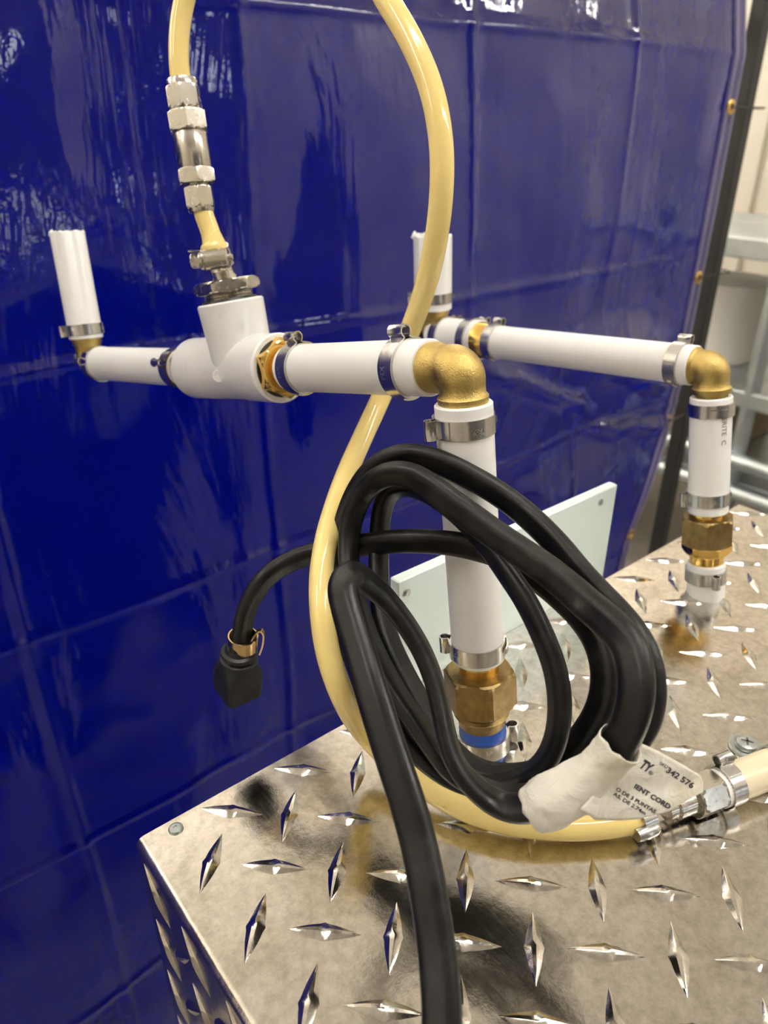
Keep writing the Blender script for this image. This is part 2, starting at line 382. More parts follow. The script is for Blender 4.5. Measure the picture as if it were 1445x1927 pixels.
# ------------------------------------------------------------------ blue tarp on a black frame
TY = .70; TOPZ = ZT + .445; BOTZ = .04
FX = [-.78, -.485, -.19, .105, .40, .705, 1.006]
FZ = [ZT + .353, ZT + .055, ZT - .215, ZT - .51, ZT - .80]
def edge_x(z):
    r = z - ZT
    if r > -.20: return 1.285
    t = min(1, (-.20 - r) / .30); t = t * t * (3 - 2 * t)
    return 1.285 - .085 * t + (.01 * (-.5 - r) if r < -.5 else 0)
CREASES = [(.757, -.055, .994, -.160, .017), (1.055, -.110, 1.22, -.166, .017), (1.08, -.222, 1.235, -.248, .015)]
def tarp_y(x, z):
    q = Vector((x * 3.2, z * 2.4, 1.7)); y = noise.noise(q) * .020 + noise.noise(q * 2.3 + Vector((3, 1, 0))) * .008
    y += noise.noise(Vector((x * 16, z * 2.2, 4.0))) * .0030
    wob = noise.noise(Vector((x * 2, z * 2, 9))) * .006
    for f in FX: d = (x + wob - f) / .0065; y -= .0030 * math.exp(-d * d) ; y += .0020 * math.exp(-((x - f) / .05) ** 2)
    for f in FZ: d = (z + wob - f) / .0060; y -= .0028 * math.exp(-d * d); y += .0020 * math.exp(-((z - f) / .05) ** 2)
    r = z - ZT
    y *= 1 - .8 * max(0, min(1, (x - .95) / .3)) * max(0, min(1, (r + .25) / .1))
    # below the plate level the right-hand part sags into two broad swags
    sx = max(0, (x - .55) / .7) * max(0, min(1, (1.22 - x) / .15))
    y -= .042 * sx * math.exp(-((r - (-.065 - .10 * (x - .9))) / .05) ** 2)
    y += .030 * sx * math.exp(-((r + .235 - .05 * (x - .9)) / .06) ** 2)
    for (xa, ra, xb, rb_, amp) in CREASES:   # sharp drooping creases that catch the lamps
        w = (x - xa) / (xb - xa)
        if -.25 < w < 1.25:
            g = max(0, min(1, min(w + .25, 1.25 - w) / .25)); rc_ = ra + (rb_ - ra) * w + .008 * noise.noise(Vector((x * 22, 1, 7)))
            y -= amp * g * math.exp(-((r - rc_) / .014) ** 2)
    if r > .353: y += (r - .353) * .22
    return TY + y
def axis_samples(a, b, step, folds, fine):
    s = set(); q = a
    while q < b: s.add(round(q, 5)); q += step
    s.add(b)
    for f in folds:
        for k in range(-8, 9):
            if a < f + k * fine < b: s.add(round(f + k * fine, 5))
    return sorted(s)
tx = axis_samples(-1.0, 1.285, .012, FX, .003); tz = axis_samples(BOTZ, TOPZ, .012, FZ + [ZT - .08, ZT - .13, ZT - .18, ZT - .235], .003)
def tarp_pt(x, z):
    xe = edge_x(z); k = (xe - 1.285) * max(0, (x - .6) / .685) ** 2
    return Vector((x + k, tarp_y(x, z), z))
tv = [tarp_pt(x, z) for z in tz for x in tx]; n = len(tx)
tf = [(j * n + i, j * n + i + 1, (j + 1) * n + i + 1, (j + 1) * n + i) for j in range(len(tz) - 1) for i in range(n - 1)]
tarp = thing('tarp', 'glossy blue vinyl tarp with fold creases hanging behind the metal box', 'tarp', (.2, TY, BOTZ))
link('sheet', tv, tf, M_TARP, tarp, angle=80)
hv = []; 
hz = [BOTZ + (TOPZ - BOTZ) * i / 150 for i in range(151)]
def strip_edge(name, x0, x1, lift, m, par):
    v = []; f = []
    for z in hz:
        for xx, l in ((x0, lift), (x0, lift + .0015), (x1, lift + .0015), (x1, lift)):
            q = tarp_pt(min(xx, 1.285), z); q.x += max(0, xx - 1.285); q.y -= l; v.append(q)
    for i in range(150):
        for k in range(4): f.append((i * 4 + k, i * 4 + (k + 1) % 4, i * 4 + 4 + (k + 1) % 4, i * 4 + 4 + k))
    f.append((0, 1, 2, 3)); f.append((603, 602, 601, 600))
    return link(name, v, f, m, par)
hem = strip_edge('hem', 1.256, 1.290, .0003, M_HEM, tarp)
M_SEAM = mat('seam_thread', (.26, .24, .36), .5)
for a in (1.262, 1.283): strip_edge('seam', a, a + .003, .0018, M_SEAM, hem)
for (u, v) in ((1377, 202), (1322, 520), (1263, 790), (1190, 1000)):
    z = PY(u, v, TY).z; c = tarp_pt(1.273, z); c.y -= .0018
    g = MB().lathe(c, Vector((0, -1, 0)), [(0, .0115), (.0015, .0115), (.003, .009), (.003, .0065), (.001, .0055), (0, .0055)], 24, closed=True).build('grommet', M_BRASS_SHINY, tarp)
    if v < 800:
        e = Vector((1.36, TY + .02, z))
        MB().sweep(spline([c + Vector((0, -.004, 0)), c + Vector((.015, -.006, .001)), c + Vector((.05, -.002, 0)), e + Vector((.01, -.03, 0)), e + Vector((.024, -.005, 0))], 5), .0014, 8).build('cable_tie', M_BLACK, g)
fr = thing('tarp_stand', 'black square post and rail stand holding up the blue tarp', 'stand', (.2, TY + .03, 0))
for x in (1.338, -1.03): MB().box((x, TY + .005, 0), (x + .026, TY + .031, TOPZ + .03), .002).build('frame_post', M_BLACK, fr, smooth=False)
MB().box((-1.004, TY + .125, TOPZ - .01), (1.338, TY + .148, TOPZ + .014), .002).build('top_rail', M_BLACK, fr, smooth=False)
for x in (1.338, -1.03): MB().box((x, TY + .025, TOPZ - .01), (x + .026, TY + .148, TOPZ + .014), .002).build('rail_bracket', M_BLACK, fr, smooth=False)
for x in (1.30, -1.07): MB().box((x, TY - .16, 0), (x + .10, TY + .22, .006), .002).build('foot_plate', M_BLACK, fr, smooth=False)

# ------------------------------------------------------------------ diamond plate box
BX0, BX1, BY0, BY1 = .0505, .522, -.26, .2185
bxr = thing('diamond_plate_box', 'silver diamond plate box with raised lugs, rounded corner edges', 'box', ((BX0 + BX1) / 2, (BY0 + BY1) / 2, 0))
R = .004
prof = []                                  # bent sheet: left side, rounded bend, top, right side
for z in [0.02, .3, .6, .8, .9, ZT - R]: prof.append((BX0, z, -1, 0))
for k in range(1, 8): a = math.pi - k * math.pi / 16; prof.append((BX0 + R + R * math.cos(a), ZT - R + R * math.sin(a), math.cos(a), math.sin(a)))
left_n = len(prof)
def sheet(name, pr, y0, y1, ny=2):
    v = []; f = []; m = len(pr)
    ys = [y0 + (y1 - y0) * i / (ny - 1) for i in range(ny)]
    for y in ys:
        for (x, z, _, _) in pr: v.append(Vector((x, y, z)))
    for j in range(ny - 1):
        for i in range(m - 1): f.append((j * m + i, (j + 1) * m + i, (j + 1) * m + i + 1, j * m + i + 1))
    return v, f
topv = prof[5:] + [(BX0 + R, ZT, 0, 1), (BX1 - R, ZT, 0, 1)]
for k in range(1, 9): a = math.pi / 2 - k * math.pi / 16; topv.append((BX1 - R + R * math.cos(a), ZT - R + R * math.sin(a), 0, 0))
TH = .002
def thick_profile(name, pr, y0, y1):
    # closed section: outer profile, then the same profile moved inward
    m = len(pr); inner = []
    for i in range(m):
        a = Vector((pr[max(i - 1, 0)][0], pr[max(i - 1, 0)][1])); b = Vector((pr[min(i + 1, m - 1)][0], pr[min(i + 1, m - 1)][1]))
        t = (b - a).normalized(); nrm = Vector((t.y, -t.x)); inner.append((pr[i][0] + nrm.x * TH, pr[i][1] + nrm.y * TH))
    loop = [(p[0], p[1]) for p in pr] + inner[::-1]; L = len(loop); v = []; f = []
    for y in (y0, y1): v += [Vector((x, y, z)) for x, z in loop]
    for i in range(L): f.append((i, (i + 1) % L, L + (i + 1) % L, L + i))
    for y in (0, 1):
        for i in range(m - 1):
            q = (y * L + i, y * L + i + 1, y * L + L - 2 - i, y * L + L - 1 - i); f.append(q if y == 0 else q[::-1])
    return link(name, v, f, M_PLATE, bxr, angle=50)
top = thick_profile('top_plate', topv, BY0, BY1)
side = thick_profile('side_panel', prof[:6], BY0 + .0, BY1 - .0015)
MB().box((BX1 - .002, BY0, .02), (BX1, BY1 - .0015, ZT - R - .0003)).build('side_panel', M_PLATE, bxr, smooth=False)
MB().box((BX0 + .0025, BY1 - .0045, .02), (BX1 - .0025, BY1 - .002, ZT - .003)).build('back_panel', M_PLATE, bxr, smooth=False)
MB().box((BX0 + .0025, BY0 + .001, .02), (BX1 - .0025, BY0 + .003, ZT - .003)).build('front_panel', M_PLATE, bxr, smooth=False)
for x in (BX0 + .03, BX1 - .03):
    for y in (BY0 + .03, BY1 - .03): MB().lathe(Vector((x, y, 0)), UPZ, [(0, .016), (.004, .018), (.022, .018)], 20).build('foot', M_TRIM, bxr)

def lug_mesh(L=.0262, W=.0066, Hh=.0015):
    # pointed lens with a ridge and two shoulder nicks at the middle
    v = []; f = []; N = 14
    for i in range(N + 1):
        s = -1 + 2 * i / N; a = abs(s)
        w = W / 2 * (1 - a ** 1.6) + .00025; h = Hh * (1 - a ** 1.7) + .00006
        if a < .08: w += .0005
        skew = .0006 * (1 if s > 0 else -1) * (1 - a)
        x = s * L / 2
        v += [(x, -w, -.0003), (x, -w * .30, h * .85), (x, skew, h), (x, w * .30, h * .85), (x, w, -.0003)]
    for i in range(N):
        for k in range(4): f.append((i * 5 + k, i * 5 + 5 + k, i * 5 + 6 + k, i * 5 + 1 + k))
    me = bpy.data.meshes.new('lug'); me.from_pydata(v, [], f); me.update(); me.materials.append(M_PLATE)
    me.polygons.foreach_set('use_smooth', [True] * len(me.polygons)); me.set_sharp_from_angle(angle=math.radians(24)); return me
LUG = lug_mesh()
GX, GY, GP, GQ = .0693, .1904, .01762, .01665
cand = []
for i in range(-2, 30):
    for j in range(-3, 27):
        if (i + j) % 2: continue
        x, y = GX + i * GP, GY - j * GQ; ang = math.pi / 4 if i % 2 == 0 else -math.pi / 4
        if not (BX0 + .0095 < x < BX1 - .0095 and BY0 + .012 < y < BY1 - .0095): continue
        q = Vector((x, y, ZT)) - CAM; d = q.dot(FW)
        u = CX + F * q.dot(RIGHT) / d if d > .05 else 1e9; w = CY - F * q.dot(CU) / d if d > .05 else 1e9
        inside = -60 < u < 1505 and -60 < w < 2000
        cand.append((0 if inside else 1, d, x, y, ang))
cand.sort()
n_top = 225
for k, (ins, d, x, y, ang) in enumerate(cand[:n_top]):
    o = bpy.data.objects.new('lug', LUG); COL.objects.link(o); o.parent = top
    o.location = Vector((x, y, ZT)) - bxr.location; o.rotation_euler = (0, 0, ang + random.uniform(-.03, .03))
cnt = 0
for i in range(0, 30):                     # lugs of the left side panel, near the top
    for j in range(0, 12):
        if (i + j) % 2 or cnt >= 70: continue
        y = .203 - i * .01665; z = ZT - .0165 - j * .0172
        if y < -.2: continue
        o = bpy.data.objects.new('lug', LUG); COL.objects.link(o); o.parent = side
        o.location = Vector((BX0, y, z)) - bxr.location
        o.rotation_euler = Matrix(((0, 0, -1), (0, 1, 0), (1, 0, 0))).to_4x4().to_3x3().to_euler()
        s = 1 if i % 2 == 0 else -1
        xa = Vector((0, 1, s)).normalized(); za = Vector((-1, 0, 0)); ya = za.cross(xa)
        o.rotation_euler = Matrix((xa, ya, za)).transposed().to_euler(); cnt += 1
# rivet at the corner
c = PZ(331, 1560)
rv = MB().lathe(c, UPZ, [(0, .0030), (.0004, .0030), (.0010, .0026), (.0013, .0016), (.0012, .0009), (.0006, .0008)], 24, cap=True).build('rivet', M_ZINC, top)
rv['label'] = 'round rivet head at the corner'
cnr = PZ(268, 1588)
# pale panel fixed behind the box
bp = thing('mint_panel', 'pale mint green flat panel standing up behind the metal box', 'panel', (.27, BY1 + .004, ZT))
MB().box((.186, BY1 + .0005, ZT - .12), (.353, BY1 + .0065, ZT + .0655), .0006).build('board', M_MINT, bp, smooth=False)
for (u, v) in ((1130, 945), (765, 1115)):
    q = PY(u, v, BY1 + .0005)
    MB().lathe(q, Vector((0, -1, 0)), [(-.001, .0022), (.0004, .0022), (.0009, .0015)], 16).build('screw', M_ZINC, bp)

# ------------------------------------------------------------------ plumbing parts
def pipe(parent, A, B, r=.0111, m=M_PIPE, wall=.0026, jag=False, name='pipe', n=40, cs=.0006):
    ax = B - A; L = ax.length
    prof = [(0, r - wall), (0, r - cs), (cs, r), (L - cs, r), (L, r - cs), (L, r - wall), (L - min(L * .3, .03), r - wall), (min(L * .3, .02), r - wall)]
    mb = MB().lathe(A, ax, prof, n, closed=True)
    if jag:
        axn = ax.normalized()
        for q in mb.v:
            t = (q - A).dot(axn)
            if t > L - .002: q += axn * (noise.noise(q * 500) * .0011 + noise.noise(q * 1300) * .0007)
    o = mb.build(name, m, parent)
    if jag:
        x, y = frame(axn); e = A + ax
        for k in range(7):                 # swarf left by the saw
            th = random.uniform(0, 6.28) if k else math.atan2(y.dot(LEFTV), x.dot(LEFTV)); q = e + (x * math.cos(th) + y * math.sin(th)) * (r - .0008)
            b = MB(); s = .0025 if k == 0 else random.uniform(.0006, .0011)
            b.lathe(q - axn * s, axn + Vector((random.uniform(-.5, .5), random.uniform(-.5, .5), 0)), [(0, s * .3), (s * .5, s), (s * 1.3, s * .8), (s * 2, s * .2)], 8)
            for w in b.v: w += Vector((noise.noise(w * 900), noise.noise(w * 900 + Vector((9, 0, 0))), noise.noise(w * 900 + Vector((0, 9, 0))))) * s * .5
            b.build('burr', m, o)
    return o
def clamp(parent, C, ax, r, toward, w=.0072, ear=True, es=1.0, stamp=None, strap=None, m=None):
    # stepless pinch clamp: band with an overlapping tongue, and a pinched ear pointing 'toward'
    m = m or M_STEEL; ax = ax.normalized(); x, y = frame(ax, toward); mb = MB()
    t = .0006
    mb.lathe(C - ax * w / 2, ax, [(0, r), (0, r + t), (w, r + t), (w, r)], 56, closed=True)
    arc = [C + (x * math.cos(a) + y * math.sin(a)) * (r + t * 1.6) for a in [math.radians(-28 - 6 * k) for k in range(24)]]
    mb.strip(arc, ax, w * .99, t)
    band = mb.build('hose_clamp', m, parent)
    sl = [C + (x * math.cos(a) + y * math.sin(a)) * (r + t * 2.6) for a in [math.radians(-150 - 5 * k) for k in range(9)]]
    MB().strip(sl, ax, w * .35, t).build('tongue', m, band)
    if ear:
        v = []; f = []; N = 26; K = 7; h = .0052 * es; rb = .0024 * es
        for k in range(K):
            s = -1 + 2 * k / (K - 1); pin = .70 + .30 * abs(s) ** 1.6
            for inner in (0, 1):
                for i in range(N + 1):
                    q = i / N; a = math.radians(-250 + 320 * q)  # omega loop open toward the band
                    a = math.radians(215 - 250 * q + 0)
                    rr = (rb - (t if inner else 0))
                    py_ = rr * math.cos(math.radians(232 - 284 * q)) * pin
                    px_ = r + h * .62 + rr * math.sin(math.radians(232 - 284 * q)) * (1 if s == 0 else 1)
                    v.append(C + ax * (s * w * .52) + x * px_ + y * py_)
        M2 = 2 * (N + 1)
        for k in range(K - 1):
            for i in range(N):
                a = k * M2 + i; f.append((a, a + 1, a + M2 + 1, a + M2))
                b = a + N + 1; f.append((b + 1, b, b + M2, b + M2 + 1))
        for k in (0, K - 1):
            for i in range(N):
                a = k * M2 + i; b = a + N + 1; f.append((a, b, b + 1, a + 1) if k == 0 else (a, a + 1, b + 1, b))
        eb = MB().add(v, f)
        for sg in (-1, 1):                 # the feet of the ear running down onto the band
            th = rb / r * .55
            foot = [C + x * (r + h * .62 - rb * .72) + y * (sg * rb * .60 * .85), C + x * (r + t * 2.2) + y * (sg * rb * .55)] + \
                   [C + (x * math.cos(th + q) + y * sg * math.sin(th + q)) * (r + t * 1.5) for q in (.12, .24, .36, .5)]
            eb.strip(spline(foot, 3), ax, w * 1.0, t)
        eb.build('ear', m, band)
    if stamp: text_on_cylinder('stamped_mark', stamp[0], C, ax, toward, stamp[1], 0, r + t * 2.2, .0030, M_STAMP, band, along=False, flip=stamp[2] if len(stamp) > 2 else False)
    return band
def elbow(parent, A, corner, B, r=.0093, Rb=.0105, m=None, collarA=.006, collarB=.006):
    da = (A - corner); db = (B - corner); la, lb = da.length, db.length; da.normalize(); db.normalize()
    ang = da.angle(db); cut = Rb / math.tan(ang / 2)
    cen = corner + (da + db).normalized() * (Rb / math.sin(ang / 2))
    pts = []; rad = []
    def put(p, q): pts.append(p); rad.append(q)
    # machined stub inside the pipe, collar, body
    put(A, r * .86); put(corner + da * (cut + (la - cut) * .62), r * .86); put(corner + da * (cut + (la - cut) * .60), r * 1.10); put(corner + da * (cut + (la - cut) * .30), r * 1.12)
    put(corner + da * (cut + (la - cut) * .20), r * 1.0); put(corner + da * (cut + (la - cut) * .06), r)
    va = corner + da * cut - cen; vb = corner + db * cut - cen
    tot = va.angle(vb); axn = va.cross(vb).normalized()
    for k in range(0, 15):
        q = k / 14; put(cen + Matrix.Rotation(tot * q, 3, axn) @ va, r * (1 + .075 * math.sin(math.pi * q)))
    put(corner + db * (cut + (lb - cut) * .06), r); put(corner + db * (cut + (lb - cut) * .30), r * 1.0); put(corner + db * (cut + (lb - cut) * .40), r * 1.12)
    put(corner + db * (cut + (lb - cut) * .60), r * 1.10); put(corner + db * (cut + (lb - cut) * .62), r * .86); put(B, r * .86)
    mb = MB(); N = len(pts)
    mb.sweep(pts, lambda t: rad[min(N - 1, int(round(t * (N - 1))))], 40)
    return mb.build('brass_elbow', m or M_BRASS, parent, angle=42)

# ------------------------------------------------------------------ front pipe rig
E0 = P(868, 692, .2745); B0 = PZ(910, 1408)
vt = (E0 - B0).normalized()                       # main riser, leaning a little toward the tarp
T2 = P(372, 693, .430); at_ = (T2 - E0).normalized()
rig = thing('pipe_rig', 'white plastic pipe rig with tee and brass elbow standing in front', 'pipes', B0, 'pipe rigs on the metal box')
def up_at(v_px):                                   # height on the riser seen in pixel row v
    lo, hi = -.1, 1.2
    for _ in range(50):
        m_ = (lo + hi) / 2; q = B0.lerp(E0, m_) - CAM; w = CY - F * q.dot(CU) / q.dot(FW)
        if w > v_px: lo = m_
        else: hi = m_
    return B0.lerp(E0, (lo + hi) / 2)
r0 = .0111
pipe(rig, up_at(1238), up_at(757))
elbow(rig, on_line(E0, T2, 780), E0, up_at(780), r=.0087, Rb=.0056)
clamp(rig, up_at(797), vt, r0, (LEFTV * .9 - HEAD * .35).normalized(), stamp=('PEX', 1.75, True))
clamp(rig, up_at(1216), vt, r0, (LEFTV * .95 + HEAD * .3).normalized(), stamp=('L5', .75))
MB().lathe(up_at(1275), vt, [(0, .0085), ((up_at(1225) - up_at(1275)).length, .0085)], 32).build('barb', M_BRASS_SHINY, rig)
nt_ = MB().hexnut(up_at(1323), vt, (up_at(1259) - up_at(1323)).length, .0276, ref=(-HEAD + RIGHT * .25)).build('union_nut', M_BRASS_OLD, rig, angle=22)
Lb = (up_at(1323) - up_at(1360)).length
MB().lathe(up_at(1360), vt, [(0, .0098), (Lb * .1, .0105), (Lb * .45, .0108), (Lb * .5, .0116)] + [(Lb * (.55 + .06 * k), .0116 + (.0007 if k % 2 else 0)) for k in range(7)] + [(Lb, .0112)], 40).build('union_tail', M_BRASS_OLD, rig)
Lp = (up_at(1358) - B0).length
MB().lathe(B0 - vt * .004, vt, [(0, .0105), (Lp + .002, .0105), (Lp + .004, .0098)], 36).build('blue_pipe_end', M_BLUE, rig)
clamp(rig, up_at(1389), vt, .0106, (RIGHT + HEAD * .25).normalized(), w=.0080, es=1.15, stamp=('1A', -1.85))
# arm: elbow -> pipe -> tee
pipe(rig, on_line(E0, T2, 812), on_line(E0, T2, 548))
topref = (UPZ * .9 + LEFTV * .5).normalized()
clamp(rig, on_line(E0, T2, 766), at_, r0, (UPZ + LEFTV * .15).normalized(), w=.0078, es=1.15, stamp=('PEX', -1.65))
clamp(rig, on_line(E0, T2, 567), at_, r0, (UPZ + LEFTV * .15).normalized(), w=.0078, es=1.15, stamp=('PEX', -1.65))
TR = on_line(E0, T2, 530); TL = on_line(E0, T2, 372)
MB().lathe(on_line(E0, T2, 560), at_, [(0, .0088), ((on_line(E0, T2, 560) - TR).length, .0088)], 32).build('barb', M_BRASS_SHINY, rig)
hx = on_line(E0, T2, 541)
MB().hexnut(hx, at_, .0125, .0262).build('hex_bushing', M_BRASS_SHINY, rig, angle=22)
TB = P(433, 566, .3800)                            # top of the branch
TC = on_line(E0, T2, 461); bt = (TB - TC).normalized()
rt = .0170
tee = MB(); L = (TL - TR).length
tee.lathe(TR, at_, [(.0, .0131), (0, rt - .0009), (.0009, rt), (L * .30, rt * .985), (L * .32, rt * .96), (L * .68, rt * .96), (L * .70, rt * .985), (L - .0009, rt), (L, rt - .0009), (L, .0131), (L - .012, .0131), (.012, .0131)], 56, closed=True)
Lr = (TB - TC).length
tee.lathe(TC, bt, [(0, rt * .93), (Lr * .4, rt * .95), (Lr - .0009, rt), (Lr, rt - .0009), (Lr, .0131), (Lr - .008, .0129), (Lr - .008, .001), (0, .001)], 56, closed=True)
teeo = tee.build('pvc_tee', M_PVC, rig)
# dark sealant rings
MB().lathe(TR - at_ * .0006, at_, [(0, .0122), (0, .0140), (.0022, .0146), (.004, .0130)], 48, closed=True).build('sealant', M_SEAL, teeo)
MB().lathe(TB + bt * .0004, bt, [(-.002, .0100), (-.001, .0150), (.0008, .0138), (.0010, .0110)], 48, closed=True).build('sealant', M_SEAL, teeo)
facing = (CAM - TC).normalized()
q = TC + (facing - at_ * facing.dot(at_)).normalized() * (rt * .955) - bt * .004
mk = MB(); fx, fy = frame(facing)
mk.lathe(q - facing * .0006, facing, [(0, .0032), (.0012, .0032), (.0014, .0027), (.0010, .0025), (.0010, .0)], 24, cap=False).build('mould_mark', M_PVC, teeo)
text_on_cylinder('embossed_mark', 'EEEL', TC, bt, (RIGHT * .4 - HEAD).normalized(), .42, Lr * .45, rt * .972, .0042, M_PVC, teeo)
text_on_cylinder('embossed_mark', 'BBH', TC, bt, (RIGHT * .4 - HEAD).normalized(), .10, Lr * .56, rt * .972, .0042, M_PVC, teeo)
# branch bushing and barb
HN = TB + bt * .0026
thd = [(0, .0118)]
for k in range(8): thd.append((.0005 + k * .0006, .0122 + (.0006 if k % 2 else 0)))
MB().lathe(TB - bt * .003, bt, [(0, .0118), (.003, .0118)] + [(.003 + t, r) for t, r in thd] + [(.0082, .0118)], 40).build('bushing_thread', M_NICKEL, rig)
MB().hexnut(TB + bt * .0042, bt, .0062, .0298, ref=(RIGHT * .85 + HEAD * .5), twist=.25).build('hex_bushing', M_NICKEL, rig, angle=22)
HB = TB + bt * .0100
HT = P(405, 474, .3665)
bd = (HT - HB).normalized()
MB().lathe(HB - bd * .001, bd, [(0, .0062), (.003, .0062), (.0045, .0053), (.018, .0053)], 32).build('barb', M_NICKEL, rig)
# left end of the arm
L1 = P(258, 686, .482); la = (L1 - TL).normalized(); LE = P(172, 683, .516)
ld = (LE - TL).normalized()
MB().hexnut(TL - ld * .004, ld, .0120, .0255).build('hex_bushing', M_BRASS_OLD, rig, angle=22)
MB().lathe(TL, ld, [(0, .0088), (.02, .0088)], 32).build('barb', M_BRASS_SHINY, rig)
pipe(rig, on_line(TL, LE, 345), on_line(TL, LE, 184))
clamp(rig, on_line(TL, LE, 338), ld, r0, (UPZ * .35 - HEAD * .6 + LEFTV * .6).normalized(), es=1.1)
clamp(rig, on_line(TL, LE, 188), ld, r0, (UPZ * .3 - HEAD * .9 - LEFTV * .1).normalized(), es=1.1)
U0 = P(172, 664, .514); U1 = P(126, 437, .492); ud = (U1 - U0).normalized()
elbow(rig, on_line(TL, LE, 197), LE, LE + ud * .026, r=.0087, Rb=.0056)
UB = LE + ud * .0165
pu = pipe(rig, UB, U1, jag=2.2)
clamp(rig, UB + ud * .0062, ud, r0, (LEFTV * .97 - HEAD * .2).normalized(), stamp=('0 0', 1.05))
text_on_cylinder('printed_line', 'ED C   C BERITE C', UB, ud, (CAM - LE), .45, .066, r0, .0042, M_PRINT2, pu, flip=True, bold=.00012)

# ------------------------------------------------------------------ rear pipe rig
RE = P(1340, 692, .405); RB = PZ(1327, 1116)
rv_ = (RE - RB).normalized()
rig2 = thing('pipe_rig', 'white plastic pipe rig with long level arm near the back edge of the box', 'pipes', RB, 'pipe rigs on the metal box')
def up2(v_px):
    lo, hi = -.1, 1.2
    for _ in range(50):
        m_ = (lo + hi) / 2; q = RB.lerp(RE, m_) - CAM; w = CY - F * q.dot(CU) / q.dot(FW)
        if w > v_px: lo = m_
        else: hi = m_
    return RB.lerp(RE, (lo + hi) / 2)
p2 = pipe(rig2, up2(962), up2(745))
RA = P(912, 641, .522); ra = (RA - RE).normalized()
elbow(rig2, on_line(RE, RA, 1283), RE, up2(757), r=.0092, Rb=.0060)
clamp(rig2, up2(768), rv_, r0, (HEAD + RIGHT * .2).normalized())
clamp(rig2, up2(934), rv_, r0, (LEFTV * .98 - HEAD * .1).normalized(), stamp=('oo', 1.15))
text_on_cylinder('printed_line', 'BERITE  C', up2(962), rv_, (CAM - RE), .55, .060, r0, .0042, M_PRINT2, p2, flip=True, bold=.00006)
v2 = text_mesh
MB().lathe(up2(985), rv_, [(0, .0095), ((up2(955) - up2(985)).length, .0085)], 32).build('barb', M_BRASS_SHINY, rig2)
MB().hexnut(up2(1021), rv_, (up2(970) - up2(1021)).length, .0268, ref=(-HEAD + RIGHT * .75)).build('union_nut', M_BRASS_OLD, rig2, angle=22)
MB().hexnut(up2(1038), rv_, (up2(1018) - up2(1038)).length, .0240, ref=(-HEAD + RIGHT * .1)).build('union_tail', M_BRASS_SHINY, rig2, angle=22)
MB().lathe(up2(1062), rv_, [(0, .0092), ((up2(1036) - up2(1062)).length, .0098)], 32).build('union_collar', M_BRASS_SHINY, rig2)
MB().lathe(RB - rv_ * .004, rv_, [(0, .0107), ((up2(1056) - RB).length + .003, .0107), ((up2(1056) - RB).length + .004, .0098)], 36).build('pipe', M_PIPE, rig2)
clamp(rig2, up2(1079), rv_, .0107, (-HEAD + RIGHT * .05).normalized(), w=.0076)
# arm
pipe(rig2, on_line(RE, RA, 1308), on_line(RE, RA, 922))
clamp(rig2, on_line(RE, RA, 1278), ra, r0, (UPZ + HEAD * .6).normalized())
clamp(rig2, on_line(RE, RA, 932), ra, r0, (UPZ * .8 + HEAD * .4).normalized())
MB().lathe(on_line(RE, RA, 925), ra, [(0, .0105), (.004, .0118), (.009, .0128), (.016, .0128), (.017, .010)], 36).build('brass_coupling', M_BRASS_SHINY, rig2)
r1 = .0138
RC = P(815, 632, .562)
rc = (RC - RA).normalized()
pipe(rig2, on_line(RA, RC, 905), on_line(RA, RC, 822), r=r1, wall=.003)
clamp(rig2, on_line(RA, RC, 890), rc, r1, (HEAD + UPZ * .5).normalized())
clamp(rig2, on_line(RA, RC, 838), rc, r1, (HEAD + UPZ * .5).normalized())
V1 = P(814, 442, .530); vd = (V1 - RC).normalized()
elbow(rig2, on_line(RA, RC, 838), RC, RC + vd * .032, r=.0110, Rb=.0080)
VB = RC + vd * .020
pipe(rig2, VB, V1, r=r1, wall=.003, jag=2.6)
clamp(rig2, VB + vd * .009, vd, r1, (LEFTV * .97 - HEAD * .15).normalized())

# ------------------------------------------------------------------ yellow hose
hs = thing('yellow_hose', 'yellow plastic hose looping up from its silver coupling and down behind the pipes', 'hose', PZ(1000, 1556))
hr = .00476
def hosepts(l): return [P(*q) if len(q) == 3 else q[0] for q in l]
short = [HT - bd * .004, HT + bd * .001, P(402, 458, .365), P(394, 432, .3635), P(384, 404, .362), P(380, 385, .361)]
MB().sweep(spline(short, 8), lambda t: .0066 - .0019 * min(1, max(0, (t - .28) / .26)), 28).build('hose_stub', M_HOSE, hs)
ctrl = [(342, 170, .352), (337, 120, .349), (337, 70, .347), (345, 10, .344), (372, -75, .338), (430, -150, .328), (520, -185, .314), (610, -150, .301), (680, -80, .292), (728, 0, .287), (775, 80, .2835), (812, 170, .2825),
        (830, 270, .284), (830, 370, .290), (817, 470, .302), (797, 550, .318), (770, 625, .336), (741, 690, .347), (716, 750, .350), (686, 815, .343), (655, 885, .330), (630, 955, .313), (613, 1020, .299), (604, 1090, .290), (607, 1165, .284), (620, 1240, .2825), (645, 1310, .2835)]
hp = [P(*q) for q in ctrl]
for (u, v, z) in ((690, 1384, .020), (745, 1438, .014), (810, 1487, .010), (885, 1527, .0085), (960, 1549, .0075), (1040, 1558, .007), (1110, 1558, .0068), (1180, 1549, .0072), (1215, 1540, .0078)): hp.append(PZ(u, v, z))
line = smooth_line(spline(hp, 8), 3)
MB().sweep(line, hr, 24).build('hose', M_HOSE, hs)
